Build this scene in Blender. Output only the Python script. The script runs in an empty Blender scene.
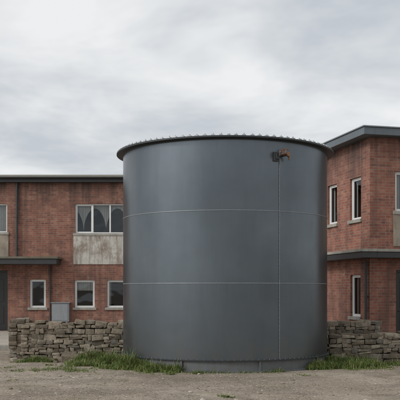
import bpy, math, random
from mathutils import Vector, Matrix, noise
random.seed(7)
R = math.radians
C = bpy.context.scene.collection

# ---------------------------------------------------------------- helpers
class MB:
    """mesh builder"""
    def __init__(s):
        s.v=[]; s.f=[]; s.uv=[]
    def face(s, pts, uvs=None):
        i=len(s.v); s.v+= [tuple(p) for p in pts]
        s.f.append(tuple(range(i,i+len(pts))))
        s.uv.append(uvs if uvs else [(p[0],p[2]) for p in pts])
    def box(s,x0,x1,y0,y1,z0,z1,M=None,jit=0.0):
        P=[Vector((x,y,z)) for z in (z0,z1) for y in (y0,y1) for x in (x0,x1)]
        if jit: P=[p+Vector((random.uniform(-jit,jit),random.uniform(-jit,jit),random.uniform(-jit,jit))) for p in P]
        if M is not None: P=[M@p for p in P]
        i=len(s.v); s.v+=[tuple(p) for p in P]
        for f in ((0,2,3,1),(4,5,7,6),(0,1,5,4),(2,6,7,3),(0,4,6,2),(1,3,7,5)):
            s.f.append(tuple(i+k for k in f))
            s.uv.append([(P[k][0]+P[k][1],P[k][2]) for k in f])
    def cyl(s,a,b,r,n=16,r2=None,caps=True):
        a=Vector(a); b=Vector(b); d=(b-a).normalized()
        t=Vector((0,0,1)) if abs(d.z)<.9 else Vector((1,0,0))
        u=d.cross(t).normalized(); w=d.cross(u)
        r2=r if r2 is None else r2
        i=len(s.v)
        for c,rr in ((a,r),(b,r2)):
            for k in range(n):
                an=2*math.pi*k/n
                s.v.append(tuple(c+u*rr*math.cos(an)+w*rr*math.sin(an)))
        for k in range(n):
            s.f.append((i+k,i+(k+1)%n,i+n+(k+1)%n,i+n+k)); s.uv.append([(0,0)]*4)
        if caps:
            s.f.append(tuple(i+k for k in range(n))[::-1]); s.uv.append([(0,0)]*n)
            s.f.append(tuple(i+n+k for k in range(n))); s.uv.append([(0,0)]*n)
    def tube(s,pts,r,n=10):
        for a,b in zip(pts[:-1],pts[1:]): s.cyl(a,b,r,n)
    def make(s,name,mat,parent=None,smooth=False,bevel=0,angle=None,seg=2):
        me=bpy.data.meshes.new(name); me.from_pydata(s.v,[],s.f)
        ul=me.uv_layers.new(name='UVMap'); k=0
        for fu in s.uv:
            for c in fu:
                ul.data[k].uv=c; k+=1
        me.materials.append(mat); me.update()
        o=bpy.data.objects.new(name,me); C.objects.link(o)
        if parent: o.parent=parent
        if smooth:
            for p in me.polygons: p.use_smooth=True
            if angle is not None:
                me.set_sharp_from_angle(angle=angle)
        if bevel:
            m=o.modifiers.new('b','BEVEL'); m.width=bevel; m.segments=seg; m.limit_method='ANGLE'
        return o

def empty(name,loc=(0,0,0),rot=0):
    o=bpy.data.objects.new(name,None); o.location=loc; o.rotation_euler=(0,0,rot); C.objects.link(o); return o

class NT:
    def __init__(s,name):
        s.m=bpy.data.materials.new(name); s.m.use_nodes=True; s.t=s.m.node_tree
        s.b=s.t.nodes['Principled BSDF']; s.out=s.t.nodes['Material Output']
    def n(s,typ,**k):
        x=s.t.nodes.new(typ)
        for a,b in k.items():
            if a[0]=='_': setattr(x,a[1:],b)
            else: x.inputs[a.replace('__',' ')].default_value=b
        return x
    def l(s,a,b): s.t.links.new(a,b)
    def noise(s,scale,detail=4,rough=.55,vec=None,dist=0):
        x=s.n('ShaderNodeTexNoise'); x.inputs['Scale'].default_value=scale; x.inputs['Detail'].default_value=min(detail,4)
        x.inputs['Roughness'].default_value=rough; x.inputs['Distortion'].default_value=dist
        if vec is not None: s.l(vec,x.inputs['Vector'])
        return x.outputs['Fac']
    def ramp(s,fac,stops):
        x=s.n('ShaderNodeValToRGB'); e=x.color_ramp.elements
        while len(e)<len(stops): e.new(.5)
        for k,(p,c) in enumerate(stops):
            e[k].position=p; e[k].color=(c if len(c)==4 else (*c,1)) if isinstance(c,tuple) else (c,c,c,1)
        s.l(fac,x.inputs[0]); return x.outputs[0]
    def mix(s,f,a,b,mode='MIX'):
        x=s.n('ShaderNodeMix',_data_type='RGBA',_blend_type=mode)
        for i,v in ((0,f),(6,a),(7,b)):
            if hasattr(v,'links'): s.l(v,x.inputs[i])
            elif i==0: x.inputs[0].default_value=v
            else: x.inputs[i].default_value=(*v,1) if len(v)==3 else v
        return x.outputs[2]
    def math(s,op,a,b=0.0,c=None):
        x=s.n('ShaderNodeMath',_operation=op)
        for i,v in enumerate((a,b)):
            if hasattr(v,'links'): s.l(v,x.inputs[i])
            else: x.inputs[i].default_value=v
        return x.outputs[0]
    def obj(s,scale=(1,1,1)):
        tc=s.n('ShaderNodeTexCoord'); mp=s.n('ShaderNodeMapping'); mp.inputs['Scale'].default_value=scale
        s.l(tc.outputs['Object'],mp.inputs[0]); return mp.outputs[0]
    def uv(s,scale=(1,1,1)):
        tc=s.n('ShaderNodeTexCoord'); mp=s.n('ShaderNodeMapping'); mp.inputs['Scale'].default_value=scale
        s.l(tc.outputs['UV'],mp.inputs[0]); return mp.outputs[0]
    def bump(s,h,strength=.5,dist=.01):
        x=s.n('ShaderNodeBump'); x.inputs['Strength'].default_value=strength; x.inputs['Distance'].default_value=dist
        s.l(h,x.inputs['Height']); s.l(x.outputs[0],s.b.inputs['Normal'])
    def col(s,c): 
        if hasattr(c,'links'): s.l(c,s.b.inputs['Base Color'])
        else: s.b.inputs['Base Color'].default_value=(*c,1)
    def set(s,rough=.6,metal=0,spec=.5):
        s.b.inputs['Roughness'].default_value=rough
        s.b.inputs['Metallic'].default_value=metal; s.b.inputs['Specular IOR Level'].default_value=spec

# ---------------------------------------------------------------- materials
def m_brick(name,c1,c2,mortar,stain=.5,top=5.9):
    a=NT(name); uv=a.uv()
    br=a.n('ShaderNodeTexBrick'); a.l(uv,br.inputs['Vector'])
    br.inputs['Scale'].default_value=1; br.inputs['Brick Width'].default_value=.235; br.inputs['Row Height'].default_value=.078
    br.inputs['Mortar Size'].default_value=.0075; br.inputs['Mortar Smooth'].default_value=.3; br.inputs['Bias'].default_value=-.15
    br.inputs['Color1'].default_value=(*c1,1); br.inputs['Color2'].default_value=(*c2,1); br.inputs['Mortar'].default_value=(*mortar,1)
    o=a.obj()
    n1=a.noise(.6,4,.62,o); n2=a.noise(11,3,.6,o); st=a.noise(1.0,4,.65,a.obj((3.2,3.2,.28)))
    n4=a.noise(2.6,4,.7,o)
    vo=a.n('ShaderNodeTexWhiteNoise',_noise_dimensions='2D')
    sx=a.n('ShaderNodeSeparateXYZ'); a.l(uv,sx.inputs[0])
    row=a.math('FLOOR',a.math('DIVIDE',sx.outputs['Y'],.078))
    off=a.math('MULTIPLY',a.math('MODULO',row,2.0),.5)
    colm=a.math('FLOOR',a.math('ADD',a.math('DIVIDE',sx.outputs['X'],.235),off))
    cb=a.n('ShaderNodeCombineXYZ'); a.l(colm,cb.inputs[0]); a.l(row,cb.inputs[1]); a.l(cb.outputs[0],vo.inputs['Vector'])
    keep=a.math('SUBTRACT',1.0,br.outputs['Fac'])
    c=a.mix(a.math('MULTIPLY',keep,a.ramp(vo.outputs['Value'],[(.72,0.0),(.98,.6)])),br.outputs['Color'],(.10,.055,.045))
    c=a.mix(a.math('MULTIPLY',keep,a.ramp(vo.outputs['Value'],[(.0,.5),(.25,0.0)])),c,(.40,.225,.15))
    c=a.mix(a.math('MULTIPLY',a.ramp(n1,[(.40,0.0),(.66,1.0)]),.5),c,(.12,.068,.055))
    c=a.mix(a.math('MULTIPLY',a.ramp(n4,[(.46,0.0),(.66,1.0)]),.42),c,(.12,.068,.054))
    c=a.mix(a.math('MULTIPLY',a.ramp(n4,[(.34,1.0),(.46,0.0)]),.35),c,(.38,.25,.19))
    c=a.mix(a.math('MULTIPLY',a.ramp(n2,[(.48,0.0),(.7,1.0)]),.25),c,(.34,.21,.165))
    c=a.mix(a.math('MULTIPLY',a.ramp(st,[(.48,0.0),(.66,1.0)]),stain),c,(.07,.052,.046))
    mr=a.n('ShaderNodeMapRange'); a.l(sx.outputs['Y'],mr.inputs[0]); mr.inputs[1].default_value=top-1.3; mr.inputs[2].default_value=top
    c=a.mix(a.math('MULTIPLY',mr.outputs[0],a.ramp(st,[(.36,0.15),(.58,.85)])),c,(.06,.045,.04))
    mr2=a.n('ShaderNodeMapRange'); a.l(sx.outputs['Y'],mr2.inputs[0]); mr2.inputs[1].default_value=1.0; mr2.inputs[2].default_value=0
    c=a.mix(a.math('MULTIPLY',mr2.outputs[0],a.ramp(n1,[(.36,0.2),(.6,.7)])),c,(.08,.065,.05))
    a.col(c); a.set(.88,0,.25)
    a.bump(a.math('SUBTRACT',1.0,br.outputs['Fac']),.5,.008)
    return a.m
BRICK1=m_brick('brick_weathered',(.315,.127,.083),(.23,.093,.067),(.31,.235,.195),.6)
BRICK2=m_brick('brick_red',(.34,.13,.085),(.25,.094,.067),(.31,.235,.195),.42)

def m_simple(name,c,rough=.6,metal=0,var=.25,scale=6,bump=.1,dark=None,streak=0,spec=.5):
    a=NT(name); o=a.obj(); n1=a.noise(scale,4,.65,o)
    d=dark or tuple(x*.45 for x in c)
    cc=a.mix(a.math('MULTIPLY',a.ramp(n1,[(.35,0.0),(.75,1.0)]),var*2 if var<.5 else 1.0),c,d)
    if streak:
        s2=a.noise(1,4,.7,a.obj((9,9,.8))); cc=a.mix(a.math('MULTIPLY',a.ramp(s2,[(.48,0.0),(.68,1.0)]),streak),cc,d)
    a.col(cc); a.set(rough,metal,spec)
    if bump>=.1: a.bump(a.noise(scale*8,3,.6,o),bump,.01)
    return a.m
CONC=m_simple('concrete',(.36,.34,.30),.85,0,.3,3,.3,(.17,.16,.13),.5)
a=NT('peeling_painted_panel'); o=a.obj()
pn=a.noise(1.3,4,.75,a.obj((1,1,.9)),.15); ps=a.noise(1,4,.7,a.obj((8,8,.9)))
c=a.mix(a.ramp(ps,[(.42,0.0),(.68,.9)]),(.52,.50,.455),(.20,.165,.13))
c=a.mix(a.ramp(pn,[(.48,0.0),(.64,.75)]),c,(.17,.115,.08))
c=a.mix(a.math('MULTIPLY',a.ramp(a.noise(12,4,.7,o),[(.5,0.0),(.62,1.0)]),.4),c,(.30,.265,.22))
a.col(c); a.set(.85,0,.3); a.bump(pn,.3,.02); PANEL=a.m
PANEL2=m_simple('ochre_panel',(.33,.28,.22),.8,0,.35,2.2,.2,(.13,.10,.075),.8)
FASCIA=m_simple('fascia_slate_paint',(.115,.14,.155),.5,0,.2,2,.0,None,.3)
FASCIA_D=m_simple('gutter_dark',(.035,.036,.038),.5,0,.2,4,.0,None,.3)
ROOFM=m_simple('roof_felt_mossy',(.17,.155,.12),.95,0,.45,5,.4,(.075,.075,.045))
PIPE=m_simple('downpipe_grey',(.045,.046,.048),.5,0,.2,5,.0)
FRAME=m_simple('window_frame_white',(.74,.74,.72),.4,0,.08,4,.0,(.5,.5,.46))
DOORM=m_simple('door_dark_paint',(.018,.017,.016),.4,0,.2,4,.0)
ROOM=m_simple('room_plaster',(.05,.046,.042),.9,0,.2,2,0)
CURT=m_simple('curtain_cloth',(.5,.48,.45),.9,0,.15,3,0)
BOXM=m_simple('meter_box_grey',(.25,.265,.275),.5,0,.15,4,.0,None,.4)
PAVE=m_simple('paving_concrete',(.36,.32,.27),.9,0,.3,2,.3,(.2,.18,.15))

a=NT('window_glass'); nt=a.t; nt.nodes.remove(a.b)
tr=a.n('ShaderNodeBsdfTransparent'); tr.inputs[0].default_value=(.8,.84,.84,1)
gl=a.n('ShaderNodeBsdfGlossy'); gl.inputs['Roughness'].default_value=.03; gl.inputs['Color'].default_value=(.85,.9,.95,1)
lw=a.n('ShaderNodeLayerWeight'); lw.inputs[0].default_value=.35
mx=a.n('ShaderNodeMixShader')
fac=a.math('ADD',a.math('MULTIPLY',lw.outputs['Fresnel'],.7),.03)
bp=a.n('ShaderNodeBump'); bp.inputs['Strength'].default_value=.15; bp.inputs['Distance'].default_value=.05; a.l(a.noise(1.8,1,.5,a.obj()),bp.inputs['Height']); a.l(bp.outputs[0],gl.inputs['Normal'])
a.l(fac,mx.inputs[0]); a.l(tr.outputs[0],mx.inputs[1]); a.l(gl.outputs[0],mx.inputs[2]); a.l(mx.outputs[0],a.out.inputs[0])
GLASS=a.m

# tank paint
a=NT('tank_grey_coated_steel'); o=a.obj()
n1=a.noise(.55,4,.6,o); n2=a.noise(1,4,.6,a.obj((2.2,2.2,.35))); n5=a.noise(1,3,.6,a.obj((22,22,.5)))
c=a.mix(a.ramp(n1,[(.3,0.0),(.7,1.0)]),(.138,.160,.177),(.108,.126,.140))
c=a.mix(a.math('MULTIPLY',a.ramp(n2,[(.46,0.0),(.68,1.0)]),.25),c,(.078,.090,.099))
c=a.mix(a.math('MULTIPLY',a.ramp(n5,[(.60,0.0),(.75,1.0)]),.08),c,(.23,.24,.245))
sep=a.n('ShaderNodeSeparateXYZ'); a.l(o,sep.inputs[0])
low=a.n('ShaderNodeMapRange'); a.l(sep.outputs['Z'],low.inputs[0]); low.inputs[1].default_value=1.0; low.inputs[2].default_value=.15
dirt=a.math('MULTIPLY',low.outputs[0],a.ramp(a.noise(4,4,.7,a.obj((1,1,.5))),[(.35,0.0),(.65,1.0)]))
c=a.mix(a.math('MULTIPLY',dirt,.4),c,(.17,.15,.125))
for zt in (1.83,3.33,4.78):
    m1=a.n('ShaderNodeMapRange'); a.l(sep.outputs['Z'],m1.inputs[0]); m1.inputs[1].default_value=zt-.6; m1.inputs[2].default_value=zt
    m2=a.math('LESS_THAN',sep.outputs['Z'],zt)
    ff=a.math('MULTIPLY',a.math('MULTIPLY',m1.outputs[0],m2),a.ramp(n5,[(.48,0.0),(.70,.2)]))
    c=a.mix(ff,c,(.07,.075,.078))
a.col(c); a.set(.42,.85,.5)
rr=a.n('ShaderNodeMapRange'); a.l(n1,rr.inputs[0]); rr.inputs[1].default_value=.3; rr.inputs[2].default_value=.7; rr.inputs[3].default_value=.25; rr.inputs[4].default_value=.36
a.l(rr.outputs[0],a.b.inputs['Roughness'])
a.bump(a.noise(.9,2,.5,o),.16,.05)
TANK=a.m
TRIM=m_simple('galvanised_trim',(.24,.26,.275),.45,.5,.2,6,.0)
TRIMD=m_simple('rim_steel_dark',(.04,.045,.048),.5,.3,.2,6,.0)
BASEM=m_simple('tank_base_steel',(.12,.132,.14),.6,.2,.3,5,.1,(.10,.085,.065),.5)
BOLT=m_simple('bolt_zinc',(.42,.43,.43),.4,.6,.2,20,0)
BRASS=m_simple('copper_valve',(.32,.17,.105),.45,.8,.4,30,.1,(.11,.075,.055))

# stone
a=NT('dry_stone'); g=a.n('ShaderNodeNewGeometry'); o=a.obj()
c=a.ramp(g.outputs['Random Per Island'],[(0,(.13,.105,.077)),(.3,(.215,.175,.128)),(.6,(.29,.24,.18)),(.85,(.38,.32,.245)),(1,(.18,.16,.135))])
c=a.mix(a.math('MULTIPLY',a.ramp(a.noise(9,4,.7,o),[(.42,0.0),(.62,1.0)]),.55),c,(.095,.08,.06))
c=a.mix(a.math('MULTIPLY',a.ramp(a.noise(5,4,.7,a.obj((1,1,1))),[(.56,0.0),(.66,1.0)]),.45),c,(.38,.36,.30))
a.col(c); a.set(.92,0,.25); a.bump(a.noise(22,4,.75,o),.8,.035); STONE=a.m
a=NT('dry_stone_core'); a.col((.03,.026,.022)); a.set(1,0,.1); CORE=a.m

# ground
a=NT('dirt_gravel_ground'); o=a.obj()
big=a.noise(.35,4,.6,o,.4); mid=a.noise(1.0,4,.7,a.obj((.55,1,1)),.4); fine=a.noise(28,4,.7,o); med=a.noise(6,4,.7,o)
c=a.mix(a.ramp(big,[(.38,0.0),(.62,1.0)]),(.275,.222,.170),(.40,.338,.27))
c=a.mix(a.math('MULTIPLY',a.ramp(mid,[(.44,0.0),(.60,1.0)]),.7),c,(.155,.12,.088))
c=a.mix(a.math('MULTIPLY',a.ramp(med,[(.46,0.0),(.64,1.0)]),.4),c,(.165,.13,.098))
c=a.mix(a.math('MULTIPLY',a.ramp(fine,[(.45,0.0),(.62,1.0)]),.5),c,(.47,.41,.34))
c=a.mix(a.math('MULTIPLY',a.ramp(fine,[(.36,1.0),(.46,0.0)]),.4),c,(.11,.083,.06))
grn=a.math('MULTIPLY',a.ramp(a.noise(.8,4,.7,o),[(.57,0.0),(.67,1.0)]),.45)
c=a.mix(grn,c,(.12,.12,.05))
a.col(c); a.set(.95,0,.2)
a.bump(a.math('ADD',a.math('ADD',a.math('MULTIPLY',fine,.5),med),mid),1.0,.06); GROUND=a.m
a=NT('pebble_stone'); g=a.n('ShaderNodeNewGeometry')
a.col(a.ramp(g.outputs['Random Per Island'],[(0,(.15,.12,.09)),(.5,(.28,.235,.18)),(.9,(.40,.35,.29)),(1,(.5,.46,.40))])); a.set(.9,0,.3); PEB=a.m
a=NT('grass_blade'); g=a.n('ShaderNodeNewGeometry')
a.col(a.ramp(g.outputs['Random Per Island'],[(0,(.055,.095,.02)),(.35,(.09,.145,.03)),(.65,(.135,.185,.047)),(.82,(.20,.215,.07)),(1,(.34,.28,.14))]))
a.set(.6,0,.3); GRASS=a.m

# ---------------------------------------------------------------- ground
TX,TY,TR,TH=.58,18.97,2.37,4.86
def gz(x,y):
    d=max(0,math.hypot(x-TX,y-TY)-TR)
    k=min(1,d/1.5)
    if y>19.3: k*=max(0,1-(y-19.3)/1.2)
    far=max(0,1-max(0,math.hypot(x,y-14)-25)/20)
    return far*k*(.06*noise.noise((x*.35,y*.35,1))+.04*noise.noise((x*1.1,y*1.1,4))+.018*noise.noise((x*4,y*4,4)))
def axis(lo,hi,step):
    n=int((hi-lo)/step); L=[lo+(hi-lo)*i/n for i in range(n+1)]
    s=step; v=hi; up=[]
    while v<3000: s*=1.5; v+=s; up.append(v)
    s=step; v=lo; dn=[]
    while v>-3000: s*=1.5; v-=s; dn.append(v)
    return dn[::-1]+L+up
xs=axis(-7,7,.08); ys=axis(10,22,.08)
me=bpy.data.meshes.new('ground')
V=[(x,y,gz(x,y)) for y in ys for x in xs]; nx=len(xs)
F=[(j*nx+i,j*nx+i+1,(j+1)*nx+i+1,(j+1)*nx+i) for j in range(len(ys)-1) for i in range(nx-1)]
me.from_pydata(V,[],F); me.materials.append(GROUND)
for p in me.polygons: p.use_smooth=True
C.objects.link(bpy.data.objects.new('ground',me))

# gravel
mb=MB()
def rock(mb,x,y,z,r,flat=.6):
    an=random.random()*6.28; M=Matrix.Translation((x,y,z))@Matrix.Rotation(an,4,'Z')
    P=[]
    for lz,rad,n in ((-.4,.7,5),(.15,1,6),(.7,.55,5)):
        ring=[]
        for k in range(6):
            t=6.283*k/6
            ring.append(M@Vector((math.cos(t)*rad*r*random.uniform(.8,1.25)*1.2,math.sin(t)*rad*r*random.uniform(.8,1.2)*.9,lz*r*flat*random.uniform(.8,1.2))))
        P.append(ring)
    i=len(mb.v); mb.v+=[tuple(p) for rg in P for p in rg]
    for a0 in (0,1):
        for k in range(6):
            mb.f.append((i+a0*6+k,i+a0*6+(k+1)%6,i+a0*6+6+(k+1)%6,i+a0*6+6+k)); mb.uv.append([(0,0)]*4)
    mb.f.append(tuple(i+12+k for k in range(6))); mb.uv.append([(0,0)]*6)
n=0
while n<6500:
    x=random.uniform(-6,6.5); y=random.uniform(11.5,19)
    if math.hypot(x-TX,y-TY)<TR+.05: continue
    if noise.noise((x*.8,y*.8,9))+random.uniform(-.4,.5)<0: continue
    r=.006+.014*random.random()**3 + (.028 if random.random()<.008 else 0)
    rock(mb,x,y,gz(x,y)+r*.15,r); n+=1
mb.make('gravel',PEB,smooth=False)

# ---------------------------------------------------------------- dry stone walls
def stone_wall(name,x0,x1,y,th,h,taper_left=0,taper_right=0,rot=0):
    root=empty(name,(x0,y,0),rot); L=x1-x0
    mb=MB(); core=MB()
    core.box(.08,L-.08,.08,th-.08,-.05,h-.12)
    def hat(x): return h+.07*noise.noise((x*1.6,y,3))+.03*noise.noise((x*5,y,3))
    for fy in (0,1):
        z=-.04
        while z<h+.06:
            rh=random.choice((random.uniform(.06,.09),random.uniform(.10,.17),random.uniform(.09,.13)))
            x=random.uniform(-.04,.03)
            while x<L-.03:
                w=random.uniform(.09,.19) if random.random()<.55 else random.uniform(.17,.33)
                if x+w>L: w=max(.06,L-x)
                hh=hat(x+w/2)
                if z+rh*.6<hh:
                    parts=[(0,rh)]
                    if rh>.11 and random.random()<.35: sp_=rh*random.uniform(.35,.6); parts=[(0,sp_),(sp_,rh)]
                    for a0,a1 in parts:
                        dep=random.uniform(-.03,.03); h2=(a1-a0)*random.uniform(.9,1.05)
                        M=Matrix.Translation((x+w/2,0,z+(a0+a1)/2+.03*noise.noise((x*2,z*3,y))))@Matrix.Rotation(random.uniform(-.10,.10),4,'Y')@Matrix.Rotation(random.uniform(-.10,.10),4,'Z')
                        yy0,yy1=(dep,th*.5) if fy==0 else (th*.5+.003,th-dep)
                        mb.box(-w/2+.002,w/2-.002,yy0,yy1,-h2/2,h2/2,M,jit=.016)
                x+=w
            z+=rh
    x=0
    while x<L-.1:
        w=random.uniform(.14,.42); w=min(w,L-x)
        if random.random()<.8:
            M=Matrix.Translation((x+w/2,th/2,hat(x+w/2)-.01))@Matrix.Rotation(random.uniform(-.12,.12),4,'Y')
            mb.box(-w/2+.006,w/2-.006,-th/2-random.uniform(-.03,.02),th/2+.015,-.035,random.uniform(.02,.08),M,jit=.018)
        x+=w
    mb.make('stones',STONE,root,bevel=.024,seg=3,smooth=True); core.make('core',CORE,root)
    return root
stone_wall('stone_wall',-4.36,-1.55,19.75,.38,.89)
stone_wall('stone_wall',-4.36,-1.9,20.15,.38,.88,rot=R(97))
stone_wall('stone_wall',3.02,8.2,18.75,.40,.64)
stone_wall('stone_wall',2.9,4.72,21.0,.35,.84)
mb=MB()
for x,y,r in ((-3.25,19.35,.13),(-3.05,19.3,.19),(-2.85,19.42,.12),(-3.0,19.5,.17),(-2.6,19.5,.10),(-3.5,19.45,.09),(-2.95,19.05,.07),(-3.4,19.1,.05),(-4.5,19.6,.09),(-3.7,19.4,.06),(-2.75,19.2,.06),(3.3,18.55,.09),(4.1,18.5,.06),(4.7,18.45,.05)):
    M=Matrix.Translation((x,y,gz(x,y)+r*.35))@Matrix.Rotation(random.uniform(-.3,.3),4,'X')@Matrix.Rotation(random.uniform(0,3),4,'Z')
    mb.box(-r*1.1,r*1.1,-r*.8,r*.8,-r*.5,r*.55,M,jit=r*.22)
mb.make('fallen_stones',STONE,bevel=.03,seg=3)

# ---------------------------------------------------------------- tank
tank=empty('steel_storage_tank',(TX,TY,0))
def lathe(prof,n=192):
    mb=MB()
    for (r,z) in prof:
        for k in range(n):
            t=2*math.pi*k/n; mb.v.append((r*math.cos(t),r*math.sin(t),z))
    for j in range(len(prof)-1):
        for k in range(n):
            mb.f.append((j*n+k,j*n+(k+1)%n,(j+1)*n+(k+1)%n,(j+1)*n+k)); mb.uv.append([(0,0)]*4)
    return mb
zb=.25
lathe([(TR,zb),(TR,1.80),(TR,1.84),(TR,3.30),(TR,3.34),(TR,TH-.03)]).make('shell',TANK,tank,smooth=True)
sm=MB()
for z in (1.84,3.34):
    l=lathe([(TR+.001,z-.010),(TR+.007,z-.008),(TR+.008,z+.005),(TR+.001,z+.008)])
    i=len(sm.v); sm.v+=l.v; sm.f+=[tuple(k+i for k in f) for f in l.f]; sm.uv+=l.uv
sm.make('seam_bands',TRIM,tank,smooth=True)
lathe([(TR-.01,zb-.012),(TR+.040,zb-.012),(TR+.040,zb+.008),(TR+.004,zb+.010)]).make('base_flange',TRIMD,tank,smooth=True,angle=R(30))
lathe([(TR-.02,-.1),(TR-.02,zb-.01)]).make('base_ring',BASEM,tank,smooth=True)
lathe([(TR-.02,.0),(TR+.05,.0),(TR+.05,.035),(TR-.019,.04)]).make('foundation_ring',BASEM,tank,smooth=True,angle=R(30))
mb=MB()
for k in range(9):
    M=Matrix.Rotation(2*math.pi*(k+.15)/9,4,'Z'); mb.box(TR-.03,TR+.02,-.02,.02,-.05,zb-.014,M)
mb.make('base_gussets',BASEM,tank)
mb=MB()
for k in range(120):
    t=2*math.pi*k/120; x,y=(TR+.024)*math.cos(t),(TR+.024)*math.sin(t); mb.cyl((x,y,zb+.009),(x,y,zb+.022),.008,6)
mb.make('base_bolts',TRIM,tank)
rm=lathe([(TR-.01,TH-.075),(TR+.012,TH-.07),(TR+.02,TH-.055),(TR+.13,TH-.05),(TR+.15,TH-.045),(TR+.15,TH-.012),(TR+.02,TH-.005),(1.2,TH+.07),(.02,TH+.11)])
rm.make('rim_and_roof',TRIMD,tank,smooth=True,angle=R(28))
mb=MB(); N=96
for k in range(N):
    t=2*math.pi*(k+random.uniform(-.08,.08))/N; M=Matrix.Rotation(t,4,'Z')
    x,y=(TR+.09)*math.cos(t),(TR+.09)*math.sin(t)
    mb.box(TR+.04,TR+.13,-.036,.036,TH-.012,TH+.014,M)
    hh=random.uniform(.032,.044)
    mb.cyl((x,y,TH+.014),(x,y,TH+hh),.018,6)
mb.make('rim_bolts',BOLT,tank)
mb=MB()
for k in range(44):
    M=Matrix.Rotation(2*math.pi*k/44,4,'Z'); mb.box(.4,TR-.1,-.012,.012,TH+.0,TH+.045,M)
mb.make('roof_ribs',TRIM,tank)
ang=R(-90)+math.asin(46/102.)
def onT(r,z,da=0): 
    return (r*math.cos(ang+da),r*math.sin(ang+da),z)
mb=MB(); mb.cyl(onT(TR+.010,zb+.02),onT(TR+.010,TH-.45),.006,8)
z=zb+.1
while z<TH-.5:
    mb.cyl(onT(TR-.005,z),onT(TR+.02,z),.009,8); z+=.085
mb.make('vertical_riveted_pipe',TRIM,tank,smooth=True,angle=R(40))
mb=MB(); M=Matrix.Translation(onT(TR,TH-.38,-.03))@Matrix.Rotation(ang-.03,4,'Z')
mb.box(-.01,.05,-.07,.05,-.11,.08,M)
mb.box(.05,.09,-.05,.03,-.07,.05,M)
mb.cyl(onT(TR,TH-.33,-.03),onT(TR+.16,TH-.33,-.03),.024,14)
mb.cyl(onT(TR+.16,TH-.40,-.03),onT(TR+.16,TH-.27,-.03),.03,14)
mb.make('valve_bracket',PIPE,tank,smooth=True,angle=R(30),bevel=.006)
mb=MB()
mb.cyl(onT(TR+.02,TH-.36,.03),onT(TR+.20,TH-.36,.03),.030,14)
mb.cyl(onT(TR+.20,TH-.36,.03),onT(TR+.24,TH-.36,.03),.044,6)
mb.cyl(onT(TR+.13,TH-.36,.03),onT(TR+.13,TH-.25,.03),.016,10)
mb.cyl(onT(TR+.13,TH-.245,.005),onT(TR+.13,TH-.245,.06),.012,8)
mb.cyl(onT(TR+.15,TH-.36,.03),onT(TR+.13,TH-.39,.065),.023,12)
mb.cyl(onT(TR+.13,TH-.39,.065),onT(TR+.13,TH-.46,.067),.019,12)
c0=Vector(onT(TR+.23,TH-.33,-.03)); tan=Vector((-math.sin(ang),math.cos(ang),0))
pts=[c0+tan*.045*math.cos(t*math.pi/8)+Vector((0,0,.045*math.sin(t*math.pi/8))) for t in range(17)]
mb.tube(pts,.007,6); mb.cyl(c0-tan*.045,c0+tan*.045,.006,6); mb.cyl(c0-Vector((0,0,.045)),c0+Vector((0,0,.045)),.006,6); mb.cyl(c0,Vector(onT(TR+.15,TH-.33,-.03)),.010,8)
mb.make('copper_valve',BRASS,tank,smooth=True,angle=R(40))

# ---------------------------------------------------------------- building kit
class Face:
    def __init__(s,O,du,n,L,H,uoff=0):
        s.O=Vector(O); s.du=Vector(du); s.n=Vector(n); s.L=L; s.H=H; s.holes=[]; s.uoff=uoff
    def P(s,u,z,d=0): return s.O+s.du*u-s.n*d+Vector((0,0,z))
    def M(s):
        m=Matrix.Identity(4)
        for r in range(3):
            m[r][0]=s.du[r]; m[r][1]=-s.n[r]; m[r][2]=(0,0,1)[r]; m[r][3]=s.O[r]
        return m
    def skin(s,mb,rev=.11):
        us=sorted(set([0,s.L]+[h[0] for h in s.holes]+[h[1] for h in s.holes]))
        zs=sorted(set([-.3,s.H]+[h[2] for h in s.holes]+[h[3] for h in s.holes]))
        for a,b in zip(us[:-1],us[1:]):
            for c,d in zip(zs[:-1],zs[1:]):
                mu,mz=(a+b)/2,(c+d)/2
                if any(h[0]<mu<h[1] and h[2]<mz<h[3] for h in s.holes): continue
                mb.face([s.P(a,c),s.P(b,c),s.P(b,d),s.P(a,d)],[(a+s.uoff,c),(b+s.uoff,c),(b+s.uoff,d),(a+s.uoff,d)])
        for a,b,c,d in s.holes:
            for p,q in (((a,c),(a,d)),((a,d),(b,d)),((b,d),(b,c)),((b,c),(a,c))):
                if p[0]==q[0]: uv=[(0,p[1]),(0,q[1]),(rev,q[1]),(rev,p[1])]
                else: uv=[(p[0],p[1]),(q[0],p[1]),(q[0],p[1]+rev),(p[0],p[1]+rev)]
                mb.face([s.P(*p),s.P(*q),s.P(*q,rev),s.P(*p,rev)],uv)

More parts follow.
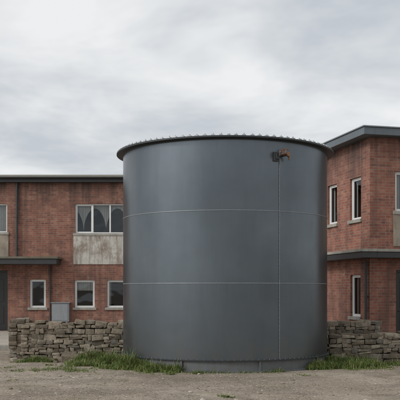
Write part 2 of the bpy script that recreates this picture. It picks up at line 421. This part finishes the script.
class Bld:
    def __init__(s,name,loc,rot,brick):
        s.root=empty(name,loc,rot); s.brick=brick
        s.walls=MB(); s.frames=MB(); s.glass=MB(); s.room=MB(); s.curt=MB(); s.sill=MB(); s.panel=MB(); s.door=MB(); s.pipe=MB()
    def window(s,F,u0,u1,z0,z1,panes=2,transom=0,curtain=0,sill=True):
        F.holes.append((u0,u1,z0,z1)); M=F.M(); fw=.05; b=s.frames
        y0,y1=.065,.125
        b.box(u0,u0+fw,y0,y1,z0,z1,M); b.box(u1-fw,u1,y0,y1,z0,z1,M)
        b.box(u0+fw,u1-fw,y0,y1,z0,z0+fw,M); b.box(u0+fw,u1-fw,y0,y1,z1-fw,z1,M)
        for k in range(1,panes):
            u=u0+(u1-u0)*k/panes; b.box(u-.028,u+.028,y0+.002,y1,z0+fw,z1-fw,M)
        ua,ub=u0+fw+.003,u0+(u1-u0)/panes-.031 if panes>1 else u1-fw-.003
        sf=.028
        b.box(ua,ua+sf,y0+.012,y1-.01,z0+fw+.003,z1-fw-.003,M); b.box(ub-sf,ub,y0+.012,y1-.01,z0+fw+.003,z1-fw-.003,M)
        b.box(ua+sf,ub-sf,y0+.012,y1-.01,z0+fw+.003,z0+fw+sf,M); b.box(ua+sf,ub-sf,y0+.012,y1-.01,z1-fw-sf,z1-fw-.003,M)
        P=[M@Vector(p) for p in ((u0+.02,.10,z0+.02),(u1-.02,.10,z0+.02),(u1-.02,.10,z1-.02),(u0+.02,.10,z1-.02))]
        s.glass.face(P)
        a,c,e,f,y=u0-.25,u1+.25,z0-.3,z1+.15,.13; D=1.6
        q=lambda *p:M@Vector(p)
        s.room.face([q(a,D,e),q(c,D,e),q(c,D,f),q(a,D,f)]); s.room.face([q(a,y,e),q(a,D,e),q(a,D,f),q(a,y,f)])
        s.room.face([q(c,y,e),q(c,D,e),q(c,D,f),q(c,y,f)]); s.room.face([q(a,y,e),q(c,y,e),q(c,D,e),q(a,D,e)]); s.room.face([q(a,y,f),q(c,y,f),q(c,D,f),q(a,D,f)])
        def drape(ua,ub,za,zb2,top=None):
            n=max(6,int((ub-ua)/.02)); pr=None
            for k in range(n+1):
                u=ua+(ub-ua)*k/n; yy=.20+.018*math.sin(u*70)+.01*math.sin(u*31)
                z_=za(u) if callable(za) else za
                if pr: s.curt.face([q(pr[0],pr[1],pr[2]),q(u,yy,z_),q(u,yy,zb2),q(pr[0],pr[1],zb2)])
                pr=(u,yy,z_)
        if curtain in (1,3): drape(u0+.01,u0+(u1-u0)*.16,z0,z1)
        if curtain in (1,2): drape(u1-(u1-u0)*.2,u1-.01,z0,z1)
        if curtain==4: drape(u0+.02,u1-.02,z0+(z1-z0)*.62,z1)
        if curtain==5:
            pw=(u1-u0)/panes
            drape(u0+.02,u1-.02,lambda u: z0+(z1-z0)*(.08+.78*max(0,math.sin(math.pi*((u-u0-pw*.45)%(pw*1.3))/(pw*1.3)))**.5),z1)
        if sill: s.sill.box(u0-.07,u1+.07,-.055,.064,z0-.085,z0+.010,M)
    def doorway(s,F,u0,u1,z0,z1):
        F.holes.append((u0,u1,z0,z1)); M=F.M()
        s.door.box(u0+.06,u1-.06,.09,.13,z0+.01,z1-.06,M)
        s.door.box(u0,u0+.06,.06,.14,z0,z1,M); s.door.box(u1-.06,u1,.06,.14,z0,z1,M); s.door.box(u0+.06,u1-.06,.06,.14,z1-.06,z1,M)
        for zz0,zz1 in ((.25,.95),(1.1,1.95)):
            s.door.box(u0+.17,u1-.17,.078,.0895,z0+zz0,z0+zz1,M)
        s.pipe.cyl(M@Vector((u0+.14,.05,z0+1.02)),M@Vector((u0+.14,.09,z0+1.02)),.015,8)
        s.pipe.cyl(M@Vector((u0+.14,.05,z0+1.02)),M@Vector((u0+.26,.05,z0+1.02)),.011,8)
    def downpipe(s,F,u,z0,z1,r=.042):
        M=F.M(); s.pipe.cyl(M@Vector((u,-.07,z0)),M@Vector((u,-.07,z1)),r,12)
        z=z0+.3
        while z<z1: s.pipe.cyl(M@Vector((u,-.07,z)),M@Vector((u,-.07,z+.05)),r+.010,12); s.pipe.box(u-.02,u+.02,-.05,.005,z+.01,z+.04,M); z+=1.2
    def finish(s,panelmat=PANEL):
        s.walls.make('walls',s.brick,s.root); s.frames.make('window_frames',FRAME,s.root,bevel=.006)
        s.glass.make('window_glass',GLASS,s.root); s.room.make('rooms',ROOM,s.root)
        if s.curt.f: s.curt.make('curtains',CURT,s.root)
        s.sill.make('sills',CONC,s.root,bevel=.008)
        if s.panel.f: s.panel.make('spandrel_panels',panelmat,s.root,bevel=.006)
        if s.door.f: s.door.make('door',DOORM,s.root,bevel=.006)
        if s.pipe.f: s.pipe.make('downpipes',PIPE,s.root,smooth=True,angle=R(40))

LX=-15.; L=Bld('brick_terrace_building',(LX,31,0),0,BRICK1)
W=16.1; H=6.0; D=8
fr=Face((0,0,0),(1,0,0),(0,-1,0),W,H)
X=lambda x:x-LX
L.window(fr,X(-4.78),X(-2.78),3.86,5.0,3,0,5)
L.window(fr,X(-9.25),X(-7.38),3.90,5.0,3,0,1)
L.window(fr,X(-13.3),X(-11.4),3.88,5.0,3,0,2)
L.window(fr,X(-1.3),X(.5),3.88,5.0,3,0,2)
L.window(fr,X(-6.52),X(-5.9),1.02,2.10,1,0,1)
L.window(fr,X(-4.8),X(-4.03),1.02,2.08,1,0,4)
L.window(fr,X(-3.56),X(-2.72),1.02,2.08,1,0,1)
L.window(fr,X(-1.3),X(-.3),1.02,2.08,2,0,1)
L.window(fr,X(-13.3),X(-11.6),1.02,2.08,2,0,1)
L.doorway(fr,X(-8.35),X(-7.36),.15,2.45)
M=fr.M()
L.panel.box(X(-4.84),X(-2.72),-.035,.05,2.68,3.775,M)
L.panel.box(X(-13.36),X(-11.34),-.035,.05,2.68,3.79,M); L.panel.box(X(-1.36),X(.56),-.035,.05,2.68,3.79,M)
p2=MB(); p2.box(X(-9.31),X(-7.32),-.035,.05,2.96,3.81,M); p2.make('ochre_spandrel_panel',PANEL2,L.root,bevel=.006)
L.downpipe(fr,X(-7.0),2.97,5.85); L.downpipe(fr,X(-5.72),.1,2.64,.035)
fr.skin(L.walls)
for f in (Face((0,D,0),(0,-1,0),(-1,0,0),D,H,.1),Face((W,0,0),(0,1,0),(1,0,0),D,H,.1),Face((W,D,0),(-1,0,0),(0,1,0),W,H)): f.skin(L.walls)
cn=MB(); cn.box(X(-10.9),X(-5.33),-.9,-.002,2.66,2.86); cn.make('entrance_canopy',FASCIA_D,L.root,bevel=.01)
cn=MB(); cn.box(X(-10.95),X(-5.28),-.95,-.003,2.864,2.945); cn.make('canopy_roofing',ROOFM,L.root,bevel=.01)
mb=MB(); mb.box(X(-5.62),X(-4.97),-.28,-.004,.5,1.20); mb.box(X(-5.66),X(-4.93),-.32,-.002,1.202,1.235); mb.box(X(-5.58),X(-5.01),-.292,-.2805,.55,1.16)
mb.box(X(-5.55),X(-5.48),-.25,-.05,.1,.498); mb.box(X(-5.1),X(-5.03),-.25,-.05,.1,.498)
mb.make('meter_box',BOXM,L.root,bevel=.01)
mb=MB(); mb.box(-.2,W+.2,-.22,-.003,5.80,5.98); mb.box(-.2,W+.2,D+.003,D+.2,5.80,5.98); mb.box(-.2,-.003,0,D,5.8,5.98); mb.box(W+.003,W+.2,0,D,5.8,5.98); mb.make('eaves_fascia',FASCIA_D,L.root,bevel=.008)
mb=MB()
for k in range(8):
    t0=math.pi+math.pi*k/8; t1=math.pi+math.pi*(k+1)/8
    mb.face([(-.25,-.29+.065*math.cos(t0),5.99+.065*math.sin(t0)),(W+.25,-.29+.065*math.cos(t0),5.99+.065*math.sin(t0)),(W+.25,-.29+.065*math.cos(t1),5.99+.065*math.sin(t1)),(-.25,-.29+.065*math.cos(t1),5.99+.065*math.sin(t1))])
mb.make('gutter',PIPE,L.root)
mb=MB()
mb.face([(-.25,-.27,6.0),(W+.25,-.27,6.0),(W+.25,1.6,6.34),(-.25,1.6,6.34)])
mb.face([(-.25,1.6,6.34),(W+.25,1.6,6.34),(W+.25,D-1.6,6.34),(-.25,D-1.6,6.34)])
mb.face([(-.25,D-1.6,6.34),(W+.25,D-1.6,6.34),(W+.25,D+.27,6.0),(-.25,D+.27,6.0)])
for x in (-.25,W+.25): mb.face([(x,-.27,6.0),(x,1.6,6.34),(x,D-1.6,6.34),(x,D+.27,6.0)])
mb.make('roof',ROOFM,L.root)
L.finish()

RB=Bld('brick_flat_roof_building',(4.63,22.07,0),math.atan2(.25,.968),BRICK2)
SW,SD,H2=9.,9.6,5.87
side=Face((0,SD,0),(0,-1,0),(-1,0,0),SD,H2,.12); S=lambda t:SD-t
front=Face((0,0,0),(1,0,0),(0,-1,0),SW,H2)
for t0,t1,zz0,zz1,cu in ((.55,1.27,3.68,4.88,1),(2.17,2.86,3.68,4.88,3),(5.0,5.7,3.68,4.88,1),(7.2,7.9,3.68,4.88,0),(.58,1.24,.94,2.13,1),(4.6,5.3,.94,2.13,1),(7.2,7.9,.94,2.13,0)):
    RB.window(side,S(t1),S(t0),zz0,zz1,1,.0,cu)
RB.window(front,.76,2.3,3.86,4.96,2,0,1); RB.window(front,4.2,5.9,3.86,4.96,2,0,1); RB.window(front,4.2,5.9,1.0,2.1,2,0,1)
RB.doorway(front,.78,1.75,.1,2.25)
Mf=front.M(); RB.panel.box(.70,2.36,-.035,.05,2.9,3.773,Mf)
RB.downpipe(side,S(.10),.0,2.5,.038); RB.downpipe(side,S(3.55),2.85,5.8,.038)
side.skin(RB.walls); front.skin(RB.walls)
for f in (Face((SW,0,0),(0,1,0),(1,0,0),SD,H2),Face((SW,SD,0),(-1,0,0),(0,1,0),SW,H2)): f.skin(RB.walls)
mb=MB(); mb.box(-.34,SW+.3,-.34,SD+.3,5.872,6.07); mb.make('roof_fascia_slab',FASCIA,RB.root,bevel=.012)
mb=MB(); mb.box(-.37,SW+.33,-.37,SD+.33,6.072,6.11); mb.make('roof_edge_trim',TRIM,RB.root,bevel=.008)
mb=MB(); mb.box(-.45,-.002,-.45,SD,2.56,2.72); mb.box(-.002+.0,SW,-.45,-.002,2.56,2.72); mb.make('storey_canopy',FASCIA_D,RB.root,bevel=.01)
mb=MB(); mb.box(-.48,-.003,-.48,SD,2.724,2.80); mb.box(-.003,SW,-.48,-.003,2.724,2.80); mb.make('canopy_capping',CONC,RB.root,bevel=.01)
mb=MB(); mb.box(-.03,SW+.03,-.04,-.002,-.2,.12); mb.box(-.03,-.002,-.002,SD,-.2,.12); mb.make('plinth',CONC,RB.root)
RB.finish(PANEL2)

mb=MB(); 
x=-14.6
yy=[23.0,24.6,26.2,27.8,29.4,30.98]
while x<.6:
    w=1.55
    for k in range(5):
        y0,y1=yy[k],yy[k+1]
        if not (x>-5.2 and y0<24): mb.box(x+.008,x+w-.008,y0+.008,y1-.008,-.1,.14+random.uniform(-.004,.004))
    x+=w
mb.make('paved_terrace',PAVE,bevel=.01)
mb=MB(); mb.box(-14.6,-4.95,22.82,23.0,-.1,.15); mb.make('kerb',CONC,bevel=.015)

# ---------------------------------------------------------------- grass
def blades(mb,x,y,h,n=1,spread=.03):
    for _ in range(n):
        bx=x+random.gauss(0,spread); by=y+random.gauss(0,spread); z=gz(bx,by)-.005
        if math.hypot(bx-TX,by-TY)<TR+.01: continue
        an=random.random()*6.283; hh=h*random.uniform(.4,1.3); w=random.uniform(.003,.0065); lean=random.uniform(.1,.8)*hh
        dx,dy=math.cos(an),math.sin(an); px,py=-dy*w,dx*w
        i=len(mb.v)
        for t in (0,.4,.75):
            k=1-t*.55; cx=bx+dx*lean*t*t; cy=by+dy*lean*t*t; cz=z+hh*(t-.18*t*t)
            mb.v+=[(cx-px*k,cy-py*k,cz),(cx+px*k,cy+py*k,cz)]
        mb.v.append((bx+dx*lean,by+dy*lean,z+hh*.8))
        mb.f+=[(i,i+1,i+3,i+2),(i+2,i+3,i+5,i+4),(i+4,i+5,i+6)]; mb.uv+=[[(0,0)]*4,[(0,0)]*4,[(0,0)]*3]
def leaf(mb,x,y,r):
    r=min(r,.10); z=gz(x,y)
    for k in range(random.randint(5,9)):
        an=random.random()*6.283; l=r*random.uniform(.6,1.2); w=l*.2; dx,dy=math.cos(an),math.sin(an)
        up=random.uniform(.3,1.1)*l; i=len(mb.v)
        mb.v+=[(x,y,z),(x+dx*l*.5-dy*w,y+dy*l*.5+dx*w,z+up*.6),(x+dx*l,y+dy*l,z+up*.8),(x+dx*l*.5+dy*w,y+dy*l*.5-dx*w,z+up*.6)]
        mb.f.append((i,i+1,i+2,i+3)); mb.uv.append([(0,0)]*4)
def patch(mb,fn,n,h):
    for _ in range(n):
        x,y,e=fn()
        if math.hypot(x-TX,y-TY)<TR: continue
        nz=noise.noise((x*2.2,y*2.2,7))
        if nz*1.3+random.uniform(-.25,.35)+e*.6-.12<0: continue
        hh=h*(.3+1.2*max(0,.45+nz))*(.5+.6*e)
        if random.random()<.06: hh*=1.7
        blades(mb,x,y,hh,9,.035)
        if random.random()<.14: leaf(mb,x,y,hh*.7)
def ell(cx,cy,rx,ry):
    def f():
        t=random.random()*6.283; r=math.sqrt(random.random()); return cx+rx*r*math.cos(t),cy+ry*r*math.sin(t),1-r
    return f
def arc(a0,a1,w):
    def f():
        t=R(random.uniform(a0,a1)); r=abs(random.gauss(0,w)); return TX+(TR+.02+r)*math.cos(t),TY+(TR+.02+r)*math.sin(t),max(0,1-r/w/1.5)
    return f
g=MB()
patch(g,ell(-2.05,18.5,1.0,.85),1400,.27); patch(g,ell(-1.3,17.5,.85,.65),700,.17); patch(g,arc(178,246,.25),1100,.21)
patch(g,arc(248,300,.06),120,.07)
patch(g,ell(-2.2,19.35,1.1,.3),600,.22); patch(g,ell(-3.9,19.45,.7,.2),200,.13)
patch(g,ell(3.3,18.0,.85,.65),1000,.24); patch(g,arc(315,352,.2),500,.18); patch(g,ell(4.8,18.4,2.0,.28),600,.15); patch(g,ell(3.6,17.3,1.0,.5),260,.08)
patch(g,ell(-2.6,17.3,1.6,.6),320,.07)
for x,y,h in ((.43,12.9,.07),(-.1,16.4,.10),(-.6,16.25,.10),(2.1,16.2,.05),(-3.6,15.5,.03),(3.9,15.2,.03),(-4.2,17.6,.05),(-3.4,18.3,.07)):
    for k in range(9): blades(g,x+random.gauss(0,.09),y+random.gauss(0,.07),h,6,.02)
    for k in range(4): leaf(g,x+random.gauss(0,.05),y+random.gauss(0,.05),h*.8)
g.make('grass',GRASS)

# ---------------------------------------------------------------- world, sun, camera
saz=R(62); sel=R(33)
sunv=Vector((-math.sin(saz)*math.cos(sel),-math.cos(saz)*math.cos(sel),math.sin(sel)))
el=sel; az=math.atan2(sunv.x,sunv.y)
w=bpy.data.worlds.new('World'); bpy.context.scene.world=w; w.use_nodes=True; t=w.node_tree
a=NT.__new__(NT); a.t=t
bg=t.nodes['Background']
sky=a.n('ShaderNodeTexSky',_sky_type='NISHITA',_sun_disc=False,_sun_elevation=el,_sun_rotation=az)
tc=a.n('ShaderNodeTexCoord'); sp=a.n('ShaderNodeSeparateXYZ'); a.l(tc.outputs['Generated'],sp.inputs[0])
zc=a.math('ADD',a.math('MAXIMUM',sp.outputs['Z'],0.0),.19)
cb=a.n('ShaderNodeCombineXYZ'); a.l(a.math('DIVIDE',sp.outputs['X'],zc),cb.inputs[0]); a.l(a.math('DIVIDE',sp.outputs['Y'],zc),cb.inputs[1]); cb.inputs[2].default_value=3.3
n1=a.noise(2.6,4,.56,cb.outputs[0],.2); n2=a.noise(.9,2,.5,cb.outputs[0])
f=a.math('ADD',a.math('MULTIPLY',n1,.6),a.math('MULTIPLY',n2,.4))
cl=a.ramp(f,[(.37,(.56,.595,.635)),(.46,(.68,.705,.73)),(.53,(.79,.805,.815)),(.61,(.89,.895,.895))])
dt=a.n('ShaderNodeVectorMath',_operation='DOT_PRODUCT'); a.l(tc.outputs['Generated'],dt.inputs[0]); dt.inputs[1].default_value=tuple(sunv)
glow=a.math('MULTIPLY',a.math('POWER',a.math('MAXIMUM',dt.outputs['Value'],0.0),5.0),1.7)
k=a.math('MULTIPLY',a.math('ADD',glow,1.0),10.2)
sc=a.n('ShaderNodeVectorMath',_operation='SCALE'); a.l(cl,sc.inputs[0]); a.l(k,sc.inputs['Scale'])
mx=a.mix(.92,sky.outputs[0],sc.outputs[0])
a.l(mx,bg.inputs[0]); bg.inputs[1].default_value=.1

sd=bpy.data.lights.new('sun','SUN'); sd.energy=1.2; sd.angle=R(12); sd.color=(1,.965,.92)
so=bpy.data.objects.new('sun',sd); C.objects.link(so); so.rotation_euler=(-sunv).to_track_quat('-Z','Y').to_euler()

cam=bpy.data.cameras.new('camera'); co=bpy.data.objects.new('camera',cam); C.objects.link(co)
co.location=(0,0,1.7); co.rotation_euler=(R(90),0,0); cam.lens=72.9; cam.sensor_width=36; cam.shift_y=.225; cam.clip_end=6000
bpy.context.scene.camera=co
vs=bpy.context.scene.view_settings; vs.view_transform='Standard'; vs.look='None'; vs.exposure=0
